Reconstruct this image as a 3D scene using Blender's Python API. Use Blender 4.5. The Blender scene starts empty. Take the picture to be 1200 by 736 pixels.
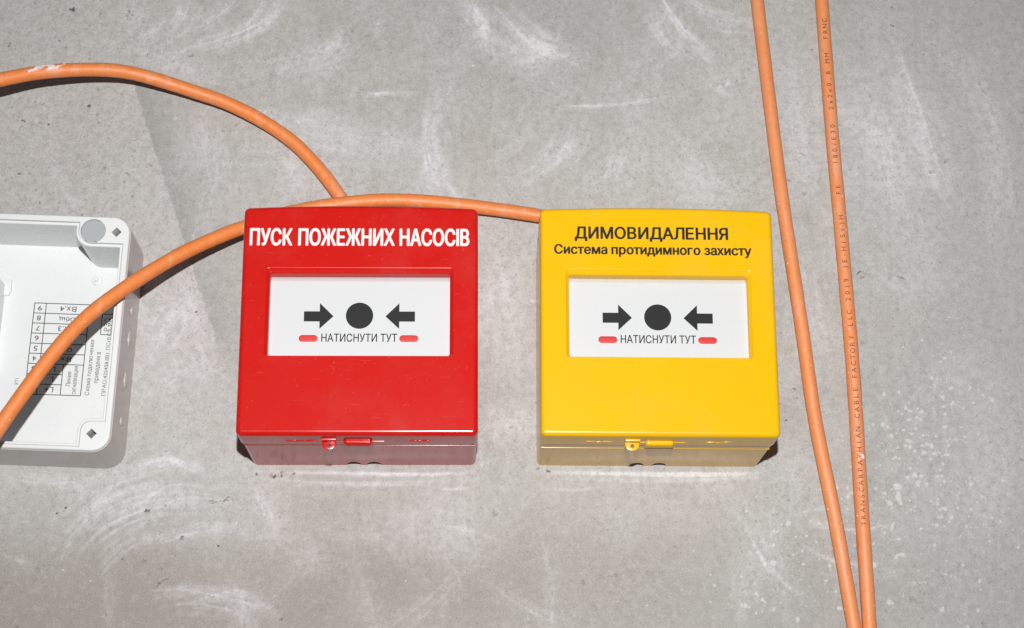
import bpy, bmesh, math, random
import numpy as np
from mathutils import Vector, Matrix

random.seed(7)
rng = np.random.default_rng(11)
S = bpy.context.scene
C = S.collection
MM = 0.001

# ------------------------------------------------------------------ camera
YAW, PITCH, ROLL, FPX, DIST = 0.0260118576, 0.297200991, -0.00188315698, 2091.40471, 680.509812
def cam_axes():
    cy, sy, cp, sp = math.cos(YAW), math.sin(YAW), math.cos(PITCH), math.sin(PITCH)
    f = Vector((sy*cp, cy*cp, sp)); r = Vector((cy, -sy, 0)); u = r.cross(f)
    cr, sr = math.cos(ROLL), math.sin(ROLL)
    return cr*r + sr*u, -sr*r + cr*u, f
AR, AU, AF = cam_axes()
cam = bpy.data.cameras.new('camera'); camo = bpy.data.objects.new('camera', cam); C.objects.link(camo)
m = Matrix((AR, AU, -AF)).transposed().to_4x4(); m.translation = Vector((0, -DIST*MM, 0))
camo.matrix_world = m
cam.sensor_fit = 'HORIZONTAL'; cam.sensor_width = 36; cam.lens = FPX/1200*36
cam.clip_start = 0.01; cam.clip_end = 50
S.camera = camo
def at(px, py, y=0.0):
    "a point of the place (mm) seen at a photograph pixel, y mm in front of the wall plane (negative = towards us)"
    d = AF*FPX + AR*(px-600) - AU*(py-368)
    return Vector((0, -DIST, 0)) + d*((y+DIST)/d.y)

# ------------------------------------------------------------------ light
w = bpy.data.worlds.new('World'); S.world = w; w.use_nodes = True
w.node_tree.nodes['Background'].inputs['Color'].default_value = (1.0, 0.90, 0.84, 1)
w.node_tree.nodes['Background'].inputs['Strength'].default_value = 0.07
fl = bpy.data.lights.new('camera_flash', 'SPOT'); flo = bpy.data.objects.new('camera_flash', fl); C.objects.link(flo)
flo.location = (0.003, -0.760, 0.082)
flo.rotation_euler = (Vector((0.015, 0, 0.212)) - flo.location).to_track_quat('-Z', 'Y').to_euler()
fl.energy = 28.3; fl.color = (1.0, 0.985, 0.965); fl.shadow_soft_size = 0.006
fl.spot_size = math.radians(72); fl.spot_blend = 1.0
S.view_settings.view_transform = 'Standard'; S.view_settings.look = 'None'
S.view_settings.exposure = 0; S.view_settings.gamma = 1
S.render.engine = 'CYCLES'
S.cycles.caustics_reflective = True
S.cycles.sample_clamp_indirect = 4.0

# ------------------------------------------------------------------ materials
class NT:
    def __init__(s, name):
        s.m = bpy.data.materials.new(name); s.m.use_nodes = True
        s.t = s.m.node_tree; s.b = s.t.nodes['Principled BSDF']
    def n(s, typ, **kw):
        o = s.t.nodes.new(typ)
        for k, v in kw.items():
            if k.startswith('i_'):
                key = k[2:]; key = int(key) if key.isdigit() else key.replace('_', ' ')
                o.inputs[key].default_value = v
            else: setattr(o, k, v)
        return o
    def l(s, a, b): s.t.links.new(a, b)
    def math(s, op, a, b=None, c=None, clamp=False):
        o = s.t.nodes.new('ShaderNodeMath'); o.operation = op; o.use_clamp = clamp
        for i, v in enumerate((a, b, c)):
            if v is None: continue
            if isinstance(v, (int, float)): o.inputs[i].default_value = v
            else: s.l(v, o.inputs[i])
        return o.outputs[0]
    def mix(s, f, a, b, blend='MIX'):
        o = s.t.nodes.new('ShaderNodeMix'); o.data_type = 'RGBA'; o.blend_type = blend
        for i, v in ((0, f), (6, a), (7, b)):
            if isinstance(v, (int, float)): o.inputs[i].default_value = v
            elif isinstance(v, tuple): o.inputs[i].default_value = (*v, 1)
            else: s.l(v, o.inputs[i])
        return o.outputs[2]
    def noise(s, scale, detail=4, rough=.55, vec=None, dist=0):
        o = s.n('ShaderNodeTexNoise', i_Scale=scale, i_Detail=detail, i_Roughness=rough, i_Distortion=dist)
        s.l(vec or s.coord(), o.inputs['Vector']); return o.outputs['Fac']
    def coord(s):
        if not hasattr(s, 'c'): s.c = s.n('ShaderNodeTexCoord').outputs['Object']
        return s.c
    def ramp(s, f, lo, hi, a=0.0, b=1.0):
        o = s.n('ShaderNodeMapRange', i_1=lo, i_2=hi, i_3=a, i_4=b); o.clamp = True
        s.l(f, o.inputs[0]); return o.outputs[0]
    def bump(s, h, dist, strength=1.0):
        o = s.n('ShaderNodeBump', i_Strength=strength, i_Distance=dist); s.l(h, o.inputs['Height']); s.l(o.outputs[0], s.b.inputs['Normal'])

def plastic(name, col, rough=.22, grime=.12, tint=None, spec=.5, dust=(.55, .52, .48)):
    t = NT(name)
    n1 = t.noise(60, 5, .6); n2 = t.noise(700, 4, .6); n3 = t.noise(9, 3, .5)
    base = t.mix(t.ramp(n1, .3, .75, 0, .3), col, tuple(c*.9 for c in col))
    spots = t.ramp(n2, .66, .78)
    f = t.math('MULTIPLY', spots, grime)
    base = t.mix(f, base, dust)
    t.l(base, t.b.inputs['Base Color'])
    mp = t.n('ShaderNodeMapping'); mp.inputs['Scale'].default_value = (.12, 1, 1.6); mp.inputs['Rotation'].default_value = (0, .35, 0); t.l(t.coord(), mp.inputs['Vector'])
    scr = t.ramp(t.noise(900, 3, .6, vec=mp.outputs[0]), .66, .74)
    film = t.ramp(t.noise(26, 5, .7), .50, .78)
    base2 = t.mix(t.math('ADD', t.math('MULTIPLY', film, .04), t.math('MULTIPLY', scr, .02)), base, dust); t.l(base2, t.b.inputs['Base Color'])
    r = t.math('ADD', t.math('ADD', t.ramp(n1, .3, .7, 0, .05), t.math('MULTIPLY', scr, .08)), rough); t.l(r, t.b.inputs['Roughness'])
    t.b.inputs['Specular IOR Level'].default_value = spec
    t.bump(t.math('ADD', t.math('MULTIPLY', t.noise(45, 2, .4), .12), t.math('MULTIPLY', t.noise(1400, 3, .5), .03)), .00025, .5)
    return t.m
def simple(name, col, rough=.5, spec=.5, var=1.25):
    t = NT(name); n1 = t.noise(900, 3, .6)
    t.l(t.mix(t.ramp(n1, .35, .7, 0, .3), col, tuple(min(1, c*var+.006) for c in col)), t.b.inputs['Base Color'])
    t.b.inputs['Roughness'].default_value = rough; t.b.inputs['Specular IOR Level'].default_value = spec
    return t.m

M_red = plastic('red_plastic', (.53, .009, .006), .17, .16)
M_yel = plastic('yellow_plastic', (.80, .45, .003), .17, .15)
M_white = plastic('white_plastic', (.73, .755, .765), .24, .05, dust=(.4, .38, .35))
M_smoke = plastic('smoky_plastic', (.52, .49, .475), .14, .1)
M_plate = simple('white_plate', (.60, .62, .64), .28, .5, 1.05)
M_grey = plastic('grey_knockout', (.38, .41, .42), .35, .25)
M_ink = simple('black_ink', (.009, .009, .011), .5, .25)
M_blackp = simple('black_print', (.012, .008, .006), .5, .3)
M_whitep = simple('white_print', (.70, .68, .68), .4)
M_label = simple('grey_label_print', (.05, .05, .055), .5)
M_pill = simple('red_indicator', (.52, .016, .014), .5, .5, 1.6)
M_brown = simple('brown_cable_print', (.13, .035, .025), .5)
M_plaster = simple('dry_plaster', (.74, .70, .69), .85)
M_screw = simple('dark_metal', (.12, .12, .12), .35)
def cable_mat(name='orange_cable_sheath', c1=(.80, .225, .044), c2=(.76, .23, .062)):
    t = NT(name)
    n1 = t.noise(35, 5, .6); n2 = t.noise(420, 4, .65); n3 = t.noise(1500, 2, .5)
    b = t.mix(t.ramp(n1, .35, .7), c1, c2)
    mp = t.n('ShaderNodeMapping'); mp.inputs['Scale'].default_value = (1, 1, .16); t.l(t.coord(), mp.inputs['Vector'])
    b = t.mix(t.ramp(t.noise(260, 4, .65, vec=mp.outputs[0]), .54, .74, 0, .38), b, (.72, .52, .42))
    b = t.mix(t.ramp(n2, .54, .72, 0, .35), b, (.72, .36, .22))
    b = t.mix(t.ramp(n2, .30, .42, .2, 0), b, (.42, .10, .03))
    b = t.mix(t.ramp(n3, .70, .76, 0, .6), b, (.66, .55, .48))
    t.l(b, t.b.inputs['Base Color'])
    t.l(t.ramp(n2, .3, .7, .42, .60), t.b.inputs['Roughness'])
    t.b.inputs['Specular IOR Level'].default_value = .6
    t.bump(t.math('ADD', n2, t.math('MULTIPLY', n1, 2.0)), .0003, .35)
    return t.m
M_cable = cable_mat(); M_cable_faded = cable_mat('faded_cable_sheath', (.80, .265, .085), (.76, .29, .125))

def concrete():
    t = NT('trowelled_concrete')
    A = lambda n: t.n('ShaderNodeAttribute', attribute_name=n).outputs['Fac']
    lime_and_bounce, rough, dark, cool, umber, blue, chip = A('lime_and_bounce'), A('coarse'), A('dark'), A('cool'), A('umber'), A('blue'), A('chip')
    big = t.noise(9, 4, .55, dist=.6); mid = t.noise(42, 7, .66, dist=.4); fine = t.noise(300, 6, .75); grain = t.noise(1500, 3, .8)
    mp = t.n('ShaderNodeMapping'); mp.inputs['Scale'].default_value = (1.0, 1.0, .28); mp.inputs['Rotation'].default_value = (0, .5, 0); t.l(t.coord(), mp.inputs['Vector'])
    drag = t.noise(170, 6, .7, vec=mp.outputs[0], dist=.8)
    warm = t.noise(14, 4, .6, dist=.8)
    base = t.mix(t.ramp(big, .30, .70), (.365, .356, .336), (.475, .469, .455))
    base = t.mix(t.ramp(mid, .36, .66, 0, .5), base, (.510, .508, .505))
    base = t.mix(t.ramp(mid, .48, .30, 0, .5), base, (.355, .342, .318))
    base = t.mix(t.ramp(warm, .50, .70, 0, .40), base, (.470, .430, .405))
    base = t.mix(t.ramp(drag, .50, .70, 0, .28), base, (.56, .56, .565))
    base = t.mix(t.ramp(drag, .46, .30, 0, .22), base, (.32, .31, .29))
    base = t.mix(t.math('MULTIPLY', rough, .6), base, (.535, .522, .518))
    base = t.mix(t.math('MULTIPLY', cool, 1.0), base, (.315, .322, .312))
    base = t.mix(t.math('MULTIPLY', umber, .9), base, (.290, .260, .238))
    base = t.mix(t.math('MULTIPLY', blue, .75), base, (.425, .436, .452))
    # dragged lime and painted bounce light, broken up by the grain of the wall
    brk = t.ramp(t.math('ADD', t.math('MULTIPLY', drag, .6), t.math('MULTIPLY', fine, .5)), .40, .72, .48, 1)
    base = t.mix(t.math('MULTIPLY', t.math('MULTIPLY', lime_and_bounce, brk), 1.75, clamp=True), base, (.66, .66, .69))
    # fine mottling and sand
    base = t.mix(t.ramp(fine, .36, .54, .34, 0), base, (.24, .23, .215))
    base = t.mix(t.ramp(fine, .54, .74, 0, .22), base, (.68, .68, .68))
    base = t.mix(t.ramp(grain, .30, .50, .28, 0), base, (.20, .19, .18))
    base = t.mix(t.ramp(grain, .54, .74, 0, .26), base, (.78, .78, .79))
    sand = t.noise(620, 4, .65)
    base = t.mix(t.ramp(sand, .34, .40, .5, 0), base, (.20, .185, .17))
    base = t.mix(t.ramp(sand, .64, .70, 0, .30), base, (.72, .72, .72))
    vein = t.math('ABSOLUTE', t.math('SUBTRACT', t.noise(70, 5, .6, dist=1.2), .5))
    base = t.mix(t.math('MULTIPLY', t.ramp(vein, .012, .0), t.ramp(mid, .45, .62, 0, .45)), base, (.27, .255, .24))
    # small white flecks
    dv = t.n('ShaderNodeVectorMath', operation='MULTIPLY_ADD'); nz = t.n('ShaderNodeTexNoise', i_Scale=420.0, i_Detail=3.0); t.l(t.coord(), nz.inputs['Vector'])
    t.l(nz.outputs['Color'], dv.inputs[0]); dv.inputs[1].default_value = (.004, .004, .004); t.l(t.coord(), dv.inputs[2])
    vo = t.n('ShaderNodeTexVoronoi', i_Scale=230.0, i_Randomness=1.0); t.l(dv.outputs[0], vo.inputs['Vector'])
    fl_ = t.math('MULTIPLY', t.ramp(vo.outputs['Distance'], .20, .10), t.ramp(t.noise(60, 3, .6), .58, .70))
    base = t.mix(t.math('MULTIPLY', fl_, .5), base, (.72, .72, .72))
    # small dark pores of irregular outline
    v2 = t.n('ShaderNodeTexVoronoi', i_Scale=150.0, i_Randomness=1.0); t.l(dv.outputs[0], v2.inputs['Vector'])
    sep = t.n('ShaderNodeSeparateColor'); t.l(v2.outputs['Color'], sep.inputs[0])
    pore = t.math('MULTIPLY', t.ramp(v2.outputs['Distance'], .17, .08), t.ramp(sep.outputs[0], .86, .93))
    base = t.mix(t.math('MULTIPLY', pore, t.math('ADD', .35, t.math('MULTIPLY', rough, .35))), base, (.15, .135, .12))
    ck = t.ramp(t.math('MULTIPLY', chip, t.ramp(fine, .30, .65, .6, 1.35)), .34, .55)
    base = t.mix(t.math('MULTIPLY', ck, .50), base, (.70, .69, .69))
    dk = t.ramp(t.math('MULTIPLY', dark, t.ramp(fine, .30, .62, .6, 1.3)), .22, .62)
    base = t.mix(t.math('MULTIPLY', dk, .9), base, (.085, .072, .066))
    t.l(base, t.b.inputs['Base Color'])
    t.l(t.ramp(mid, .3, .7, .55, .75), t.b.inputs['Roughness'])
    t.b.inputs['Specular IOR Level'].default_value = .35
    h = t.math('ADD', t.math('MULTIPLY', fine, 1.0), t.math('MULTIPLY', grain, t.math('ADD', .45, t.math('MULTIPLY', rough, .8))))
    h = t.math('ADD', h, t.math('MULTIPLY', drag, .8))
    h = t.math('SUBTRACT', h, t.math('MULTIPLY', pore, 1.2))
    t.bump(h, .0004, .6)
    return t.m
M_conc = concrete()

# ------------------------------------------------------------------ mesh helpers
def link(name, me, mat, parent=None, smooth=30):
    if mat: me.materials.append(mat)
    if smooth:
        me.polygons.foreach_set('use_smooth', [True]*len(me.polygons)); me.set_sharp_from_angle(angle=math.radians(smooth))
    o = bpy.data.objects.new(name, me); C.objects.link(o)
    if parent: o.parent = parent
    return o
def thing(name, label, cat, loc, roty=0, group=None):
    o = bpy.data.objects.new(name, None); C.objects.link(o)
    o.location = [v*MM for v in loc]; o.rotation_euler = (0, roty, 0); o.empty_display_size = .02
    o['label'] = label; o['category'] = cat
    if group: o['group'] = group
    return o
def rrect(u0, u1, v0, v1, r, seg=6, bow=0):
    "counter-clockwise rounded rectangle, top edge bowed up by bow mm"
    pts = []
    for cx, cy, a0 in ((u1-r, v1-r, 0), (u0+r, v1-r, 90), (u0+r, v0+r, 180), (u1-r, v0+r, 270)):
        arc = [(cx+r*math.cos(math.radians(a0+90*k/seg)), cy+r*math.sin(math.radians(a0+90*k/seg))) for k in range(seg+1)]
        pts += arc
        if a0 == 0 and bow:
            n = 14; xa, xb = u1-r, u0+r
            for k in range(1, n):
                f = k/n; pts.append((xa+(xb-xa)*f, v1))
    if bow:
        hw = (u1-u0)/2; cu = (u0+u1)/2
        pts = [(u, v + (bow*(1-((u-cu)/hw)**2) if v > (v0+v1)/2+(v1-v0)*.3 else 0)) for u, v in pts]
    return pts
def offset(pts, d):
    "move a ccw outline inwards by d"
    if abs(d) < 1e-9: return list(pts)
    n = len(pts); out = []
    for i in range(n):
        a, b, c = Vector(pts[i-1]), Vector(pts[i]), Vector(pts[(i+1) % n])
        e1 = (b-a).normalized(); e2 = (c-b).normalized()
        n1 = Vector((-e1.y, e1.x)); n2 = Vector((-e2.y, e2.x)); nn = n1+n2
        nn = nn/max(nn.length_squared/2, .3)
        out.append((b.x+nn.x*d, b.y+nn.y*d))
    return out
def solid(name, outline, prof, mat, parent=None, holes=(), smooth=30, back=True, loc=(0, 0, 0)):
    """outline: ccw (u,v) mm. prof: [(inset, y)] back to front. holes: (outline, [(enlarge, y)] front to back, closed?)"""
    bm = bmesh.new()
    def ring(pts, y): return [bm.verts.new((p[0]*MM, y*MM, p[1]*MM)) for p in pts]
    def bridge(a, b, flip=False):
        n = len(a)
        for i in range(n):
            j = (i+1) % n; q = (a[i], b[i], b[j], a[j])
            bm.faces.new(q[::-1] if flip else q)
    rings = [ring(offset(outline, d), y) for d, y in prof]
    for a, b in zip(rings, rings[1:]): bridge(a, b)
    def loop_edges(r): return [bm.edges.get((r[i], r[(i+1) % len(r)])) or bm.edges.new((r[i], r[(i+1) % len(r)])) for i in range(len(r))]
    front = loop_edges(rings[-1]); backe = []
    for hp, hprof, closed in holes:
        hr = [ring(d if isinstance(d, list) else offset(hp, -d), y) for d, y in hprof]
        for a, b in zip(hr, hr[1:]): bridge(a, b)
        front += loop_edges(hr[0])
        if closed: bm.faces.new(hr[-1])
        else: backe += loop_edges(hr[-1])
    bmesh.ops.triangle_fill(bm, use_beauty=True, use_dissolve=False, edges=front, normal=(0, -1, 0))
    if back: bmesh.ops.triangle_fill(bm, use_beauty=True, use_dissolve=False, edges=loop_edges(rings[0])+backe, normal=(0, 1, 0))
    bmesh.ops.recalc_face_normals(bm, faces=bm.faces)
    me = bpy.data.meshes.new(name); bm.to_mesh(me); bm.free()
    o = link(name, me, mat, parent, smooth); o.location = [v*MM for v in loc]
    return o
def arc_prof(r, y_front, n=5, flat=.4):
    "quarter-round edge ending on the front plane, plus a narrow support ring"
    return [(r*(1-math.cos(math.pi/2*k/n)), y_front + r - r*math.sin(math.pi/2*k/n)) for k in range(n+1)] + [(r+flat, y_front)]
def box(name, u0, u1, v0, v1, yb, yf, mat, parent, r=.3, bev=.15, **k):
    return solid(name, rrect(u0, u1, v0, v1, r, 3), [(0, yb), (0, yf+bev), (bev*.3, yf+bev*.3), (bev, yf)], mat, parent, **k)

_glyph = {}
def glyph_fill(ch):
    "one character as triangles: outlines from the built-in font, filled by winding number"
    if ch in _glyph: return _glyph[ch]
    if ch == 'І':                                                   # plain upright stroke, as in the photograph's lettering
        _glyph[ch] = (np.array([(.07, 0, 0), (.165, 0, 0), (.165, .727, 0), (.07, .727, 0)]), [(0, 1, 2, 3)]); return _glyph[ch]
    from mathutils.geometry import delaunay_2d_cdt, interpolate_bezier
    cu = bpy.data.curves.new('t', 'FONT'); cu.body = ch
    o = bpy.data.objects.new('t', cu); C.objects.link(o)
    dg = bpy.context.evaluated_depsgraph_get(); dg.update()
    c = o.evaluated_get(dg).to_curve(dg)
    loops = []
    for sp in c.splines:
        bp = sp.bezier_points; n = len(bp); L = []
        for k in range(n):
            a, b = bp[k], bp[(k+1) % n]
            straight = (a.handle_right-a.co).cross(b.co-a.co).length < 1e-5 and (b.handle_left-b.co).cross(b.co-a.co).length < 1e-5
            L += [p.to_2d() for p in interpolate_bezier(a.co, a.handle_right, b.handle_left, b.co, 2 if straight else 5)[:-1]]
        if len(L) > 2: loops.append(L)
    o.to_curve_clear(); bpy.data.objects.remove(o); bpy.data.curves.remove(cu)
    vs, es = [], []
    for L in loops:
        b = len(vs); vs += L; es += [(b+k, b+(k+1) % len(L)) for k in range(len(L))]
    ov, _, of, *_r = delaunay_2d_cdt(vs, es, [], 0, 1e-5)
    E0 = np.array([vs[a] for a, b in es]); E1 = np.array([vs[b] for a, b in es]); keep = []
    for f in of:
        x, y = np.mean([ov[i] for i in f], axis=0)
        up = (E0[:, 1] <= y) & (E1[:, 1] > y); dn = (E0[:, 1] > y) & (E1[:, 1] <= y)
        cr = (E1[:, 0]-E0[:, 0])*(y-E0[:, 1])-(x-E0[:, 0])*(E1[:, 1]-E0[:, 1])
        if int((up & (cr > 0)).sum())-int((dn & (cr < 0)).sum()) != 0: keep.append(tuple(f))
    _glyph[ch] = (np.array([(v[0], v[1], 0) for v in ov]), keep)
    return _glyph[ch]
_adv = {}
def advance(ch):
    if ch not in _adv:
        if ch == ' ': _adv[ch] = .27
        else:
            co, _ = glyph_fill(ch); _adv[ch] = co[:, 0].max() + max(co[:, 0].min(), .02)
    return _adv[ch]
def text_mesh(body, spacing=1.0):
    V, Fc, x = [], [], 0.0
    for ch in body:
        if ch != ' ':
            co, fs = glyph_fill(ch); b = len(V); V += [(c[0]+x, c[1], 0) for c in co]; Fc += [tuple(b+i for i in f) for f in fs]
        x += advance(ch)*spacing
    me = bpy.data.meshes.new('t'); me.from_pydata(V, [], Fc); me.update()
    return me
def text(name, body, u0, u1, v0, v1, y, mat, parent, bold=0.0, rot=0, spacing=1.0, label=None):
    "lettering filling the box u0..u1, v0..v1 on the plane y; rot in degrees about the view axis"
    me = text_mesh(body, spacing)
    if bold:                                                        # heavier strokes: the same outlines laid over each other a hair apart
        n = len(me.vertices); co = np.zeros(n*3); me.vertices.foreach_get('co', co); co = co.reshape(-1, 3)
        fs = [tuple(p.vertices) for p in me.polygons]; bpy.data.meshes.remove(me); V = []; Fc = []
        for k, (dx, dy) in enumerate(((0, 0), (-1, 0), (1, 0), (-.5, .6), (.5, -.6), (-.6, -.6), (.6, .6))):
            V += [(c[0]+dx*bold, c[1]+dy*bold*.8, k) for c in co]; Fc += [tuple(i+k*n for i in f) for f in fs]
        me = bpy.data.meshes.new(name); me.from_pydata(V, [], Fc); me.update()
    n = len(me.vertices); co = np.zeros(n*3); me.vertices.foreach_get('co', co); co = co.reshape(-1, 3)
    mn, mx = co.min(0), co.max(0); f = (co-mn)/np.maximum(mx-mn, 1e-9)
    x, z = f[:, 0], f[:, 1]
    if rot == 180: x, z = 1-x, 1-z
    if rot == 90: x, z = 1-z, x
    out = np.stack([(u0+x*(u1-u0))*MM, (y-.014*co[:, 2])*MM, (v0+z*(v1-v0))*MM], 1)
    me.vertices.foreach_set('co', out.ravel()); me.update()
    o = link(name, me, mat, parent, 0)
    return o
def flat(name, polys, y, mat, parent, th=.04):
    bm = bmesh.new()
    for pts in polys:
        a = [bm.verts.new((p[0]*MM, (y+th)*MM, p[1]*MM)) for p in pts]; b = [bm.verts.new((p[0]*MM, y*MM, p[1]*MM)) for p in pts]
        bm.faces.new(b)
        for i in range(len(a)): bm.faces.new((a[i], a[(i+1) % len(a)], b[(i+1) % len(a)], b[i]))
    bmesh.ops.recalc_face_normals(bm, faces=bm.faces)
    me = bpy.data.meshes.new(name); bm.to_mesh(me); bm.free()
    return link(name, me, mat, parent, 0)

# ------------------------------------------------------------------ concrete wall
def build_wall():
    x0, x1, z0, z1, st = -215, 255, 65, 365, .48
    xs = np.arange(x0, x1, st); zs = np.arange(z0, z1, st)
    ex = np.array([-1600, -900, -500, -320, -250]); 
    xs = np.concatenate([ex, xs, [290, 360, 540, 940, 1640]]); zs = np.concatenate([[-1000, -550, -250, -80, 20], zs, [400, 470, 650, 1050, 1700]])
    nx, nz = len(xs), len(zs)
    X, Z = np.meshgrid(xs, zs)
    lime_and_bounce = np.zeros((nz, nx)); dark = np.zeros((nz, nx)); chip = np.zeros((nz, nx)); hgt = np.zeros((nz, nx))
    def ix(x): return int(round((x-x0)/st))+5
    def iz(z): return int(round((z-z0)/st))+5
    def splat(F, x, z, rad, amp, add=True):
        i, j = ix(x), iz(z); k = int(rad*2.2/st)+1
        if i-k < 6 or j-k < 6 or i+k >= nx-6 or j+k >= nz-6: return
        sl = (slice(j-k, j+k+1), slice(i-k, i+k+1))
        g = amp*np.exp(-((X[sl]-x)**2+(Z[sl]-z)**2)/(rad*rad))
        if add: F[sl] += g
        else: F[sl] = np.maximum(F[sl], g)
    def curve(P, n):
        P = np.array(P, float)
        if len(P) == 2: t = np.linspace(0, 1, n)[:, None]; return P[0]*(1-t)+P[1]*t
        P = np.vstack([2*P[0]-P[1], P, 2*P[-1]-P[-2]]); out = []
        for s in np.linspace(0, len(P)-3-1e-6, n):
            k = int(s); t = s-k; a, b, c, d = P[k:k+4]
            out.append(.5*((2*b)+(-a+c)*t+(2*a-5*b+4*c-d)*t*t+(-a+3*b-3*c+d)*t**3))
        return np.array(out)
    def px(P): return [(at(a, b).x, at(a, b).z) for a, b in P]
    def stroke(P, width, hairs, amp, hw=.4):
        "a trowel smear or a painted light band: many thin pale hairs following one curve (photo pixels)"
        P = np.array(px(P)); L = np.sum(np.hypot(*(np.diff(P, axis=0).T))); n = max(int(L/(.5)), 8)
        n = int(n*1.25); c = curve(P, n); tg = np.gradient(c, axis=0); tg /= np.linalg.norm(tg, axis=1)[:, None]+1e-9; nn = np.stack([-tg[:, 1], tg[:, 0]], 1)
        for i in range(0, n, 2):
            tp = math.sin(math.pi*i/(n-1)); splat(lime_and_bounce, c[i][0], c[i][1], width*.9, amp*.055*tp)
        for _ in range(int(hairs*2.2)):
            off = rng.normal(0, width*.45); a, b = sorted(rng.uniform(-.1, 1.1, 2))
            if b-a < .3: b = min(a+.4, 1.1)
            am = amp*rng.uniform(.3, 1)*math.exp(-(off/width)**2*.5); wd = max(.26, hw*rng.uniform(.6, 1.35))
            drift = rng.uniform(-.25, .25)*width; ph = rng.uniform(0, 6)
            for i in range(0, n):
                f = i/(n-1)
                if f < a or f > b: continue
                tp = math.sin(math.pi*(f-a)/(b-a))**.6 * (.7+.3*math.sin(f*9+ph))
                x, z = c[i]+nn[i]*(off+drift*f)
                splat(lime_and_bounce, x, z, wd, am*tp*.30)
    def blob(F, p, rad, amp, n=14, spread=1.0):
        c = at(*p)
        for _ in range(n):
            splat(F, c.x+rng.normal(0, rad*spread), c.z+rng.normal(0, rad*spread), rad*rng.uniform(.4, 1.1), amp*rng.uniform(.2, .6))
    # faint sweeps of the trowel all over
    for _ in range(190):
        cx, cy, r_ = rng.uniform(-100, 1300), rng.uniform(-100, 850), rng.uniform(90, 380); a0 = rng.uniform(0, 360); a1 = a0+rng.uniform(18, 55)
        P = [(cx+r_*math.cos(math.radians(a)), cy+r_*math.sin(math.radians(a))) for a in np.linspace(a0, a1, 5)]
        stroke(P, rng.uniform(2, 8), int(rng.integers(4, 9)), rng.uniform(.08, .20), rng.uniform(.3, .45))
    # hand-trowel arcs, as they lie on this wall
    stroke([(215, 0), (205, 25), (150, 60)], 4, 10, .42)
    stroke([(330, -5), (310, 25), (255, 50), (190, 62)], 5, 12, .36)
    stroke([(275, 0), (250, 22), (220, 35)], 4, 8, .4)
    stroke([(170, -5), (158, 15), (150, 40)], 5, 9, .35)
    stroke([(150, 55), (210, 80), (260, 95)], 6, 9, .3)
    stroke([(400, 30), (390, 60), (340, 80), (270, 85)], 8, 14, .26)
    stroke([(290, 130), (340, 142), (430, 125)], 5, 8, .3)
    stroke([(545, -5), (560, 20), (572, 60)], 6, 14, .42)
    stroke([(570, -5), (620, 45), (645, 60), (695, 72)], 6, 16, .3)
    stroke([(560, 20), (600, 60), (640, 85)], 10, 16, .2)
    stroke([(595, 50), (625, 70), (600, 75)], 10, 12, .2)
    stroke([(515, 90), (498, 150), (502, 200), (518, 232)], 4, 14, .32, .4)
    stroke([(530, 80), (512, 150), (520, 215), (540, 240)], 4, 8, .34)
    stroke([(678, 140), (668, 175), (645, 195), (600, 228)], 4, 12, .30, .35)
    stroke([(655, 150), (630, 190), (580, 215)], 4, 9, .34)
    stroke([(625, 148), (600, 175), (560, 190)], 3, 6, .34)
    stroke([(735, 170), (720, 200), (680, 230)], 6, 8, .26)
    stroke([(400, 112), (450, 110), (490, 109)], 1.5, 6, .4, .4)
    stroke([(400, 130), (430, 115), (455, 108)], 2, 4, .32, .4)
    stroke([(758, 0), (772, 40), (797, 70)], 2.5, 12, .42, .35)
    stroke([(775, 0), (800, 35), (838, 72)], 3, 12, .42, .5)
    stroke([(800, -5), (830, 15), (885, 30)], 4, 14, .4)
    stroke([(660, 123), (720, 122), (800, 112)], 2, 7, .32, .4)
    stroke([(345, 150), (400, 165), (470, 200)], 10, 14, .22)
    stroke([(430, 175), (470, 165), (500, 195)], 7, 12, .28)
    stroke([(790, 190), (820, 215), (860, 240)], 12, 16, .24)
    stroke([(230, 130), (250, 180), (262, 235)], 9, 14, .24)
    stroke([(300, 170), (340, 200), (360, 235)], 9, 12, .26)
    def fan(P, n, dx, dy, amp, w=1.0):
        "many separate fine trowel scratches roughly side by side"
        for _ in range(n):
            ox, oy = rng.uniform(-dx, dx), rng.uniform(-dy, dy); k = rng.uniform(.85, 1.15)
            cx_, cy_ = P[len(P)//2]
            stroke([((a-cx_)*k+cx_+ox+rng.normal(0, 2), (b-cy_)*k+cy_+oy+rng.normal(0, 2)) for a, b in P], w*rng.uniform(.6, 1.6), 2, amp*rng.uniform(.5, 1.2), .34)
    fan([(232, 0), (215, 28), (175, 52)], 12, 45, 16, .42)
    fan([(330, 0), (300, 35), (240, 62)], 12, 35, 20, .34)
    fan([(160, 58), (215, 82), (270, 100)], 8, 25, 14, .30)
    fan([(420, 10), (405, 60), (350, 100)], 8, 35, 25, .24)
    fan([(545, 0), (565, 30), (580, 66)], 8, 16, 8, .42)
    fan([(575, 0), (625, 45), (690, 75)], 12, 22, 14, .40)
    fan([(512, 100), (500, 155), (512, 225)], 8, 14, 10, .36)
    fan([(672, 145), (655, 185), (605, 225)], 9, 22, 10, .32)
    fan([(730, 150), (725, 185), (690, 225)], 8, 35, 14, .22)
    fan([(765, 5), (785, 42), (820, 72)], 10, 22, 8, .40)
    fan([(805, 5), (840, 25), (890, 32)], 6, 12, 10, .34)
    fan([(340, 150), (400, 170), (450, 150)], 9, 50, 22, .26)
    fan([(800, 180), (825, 210), (860, 238)], 9, 45, 18, .24)
    fan([(1040, 40), (1075, 130), (1105, 230)], 14, 28, 30, .26)
    fan([(1120, 60), (1160, 150), (1170, 250)], 9, 24, 30, .22)
    fan([(1010, 100), (1040, 180), (1060, 250)], 10, 30, 40, .2)
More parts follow.
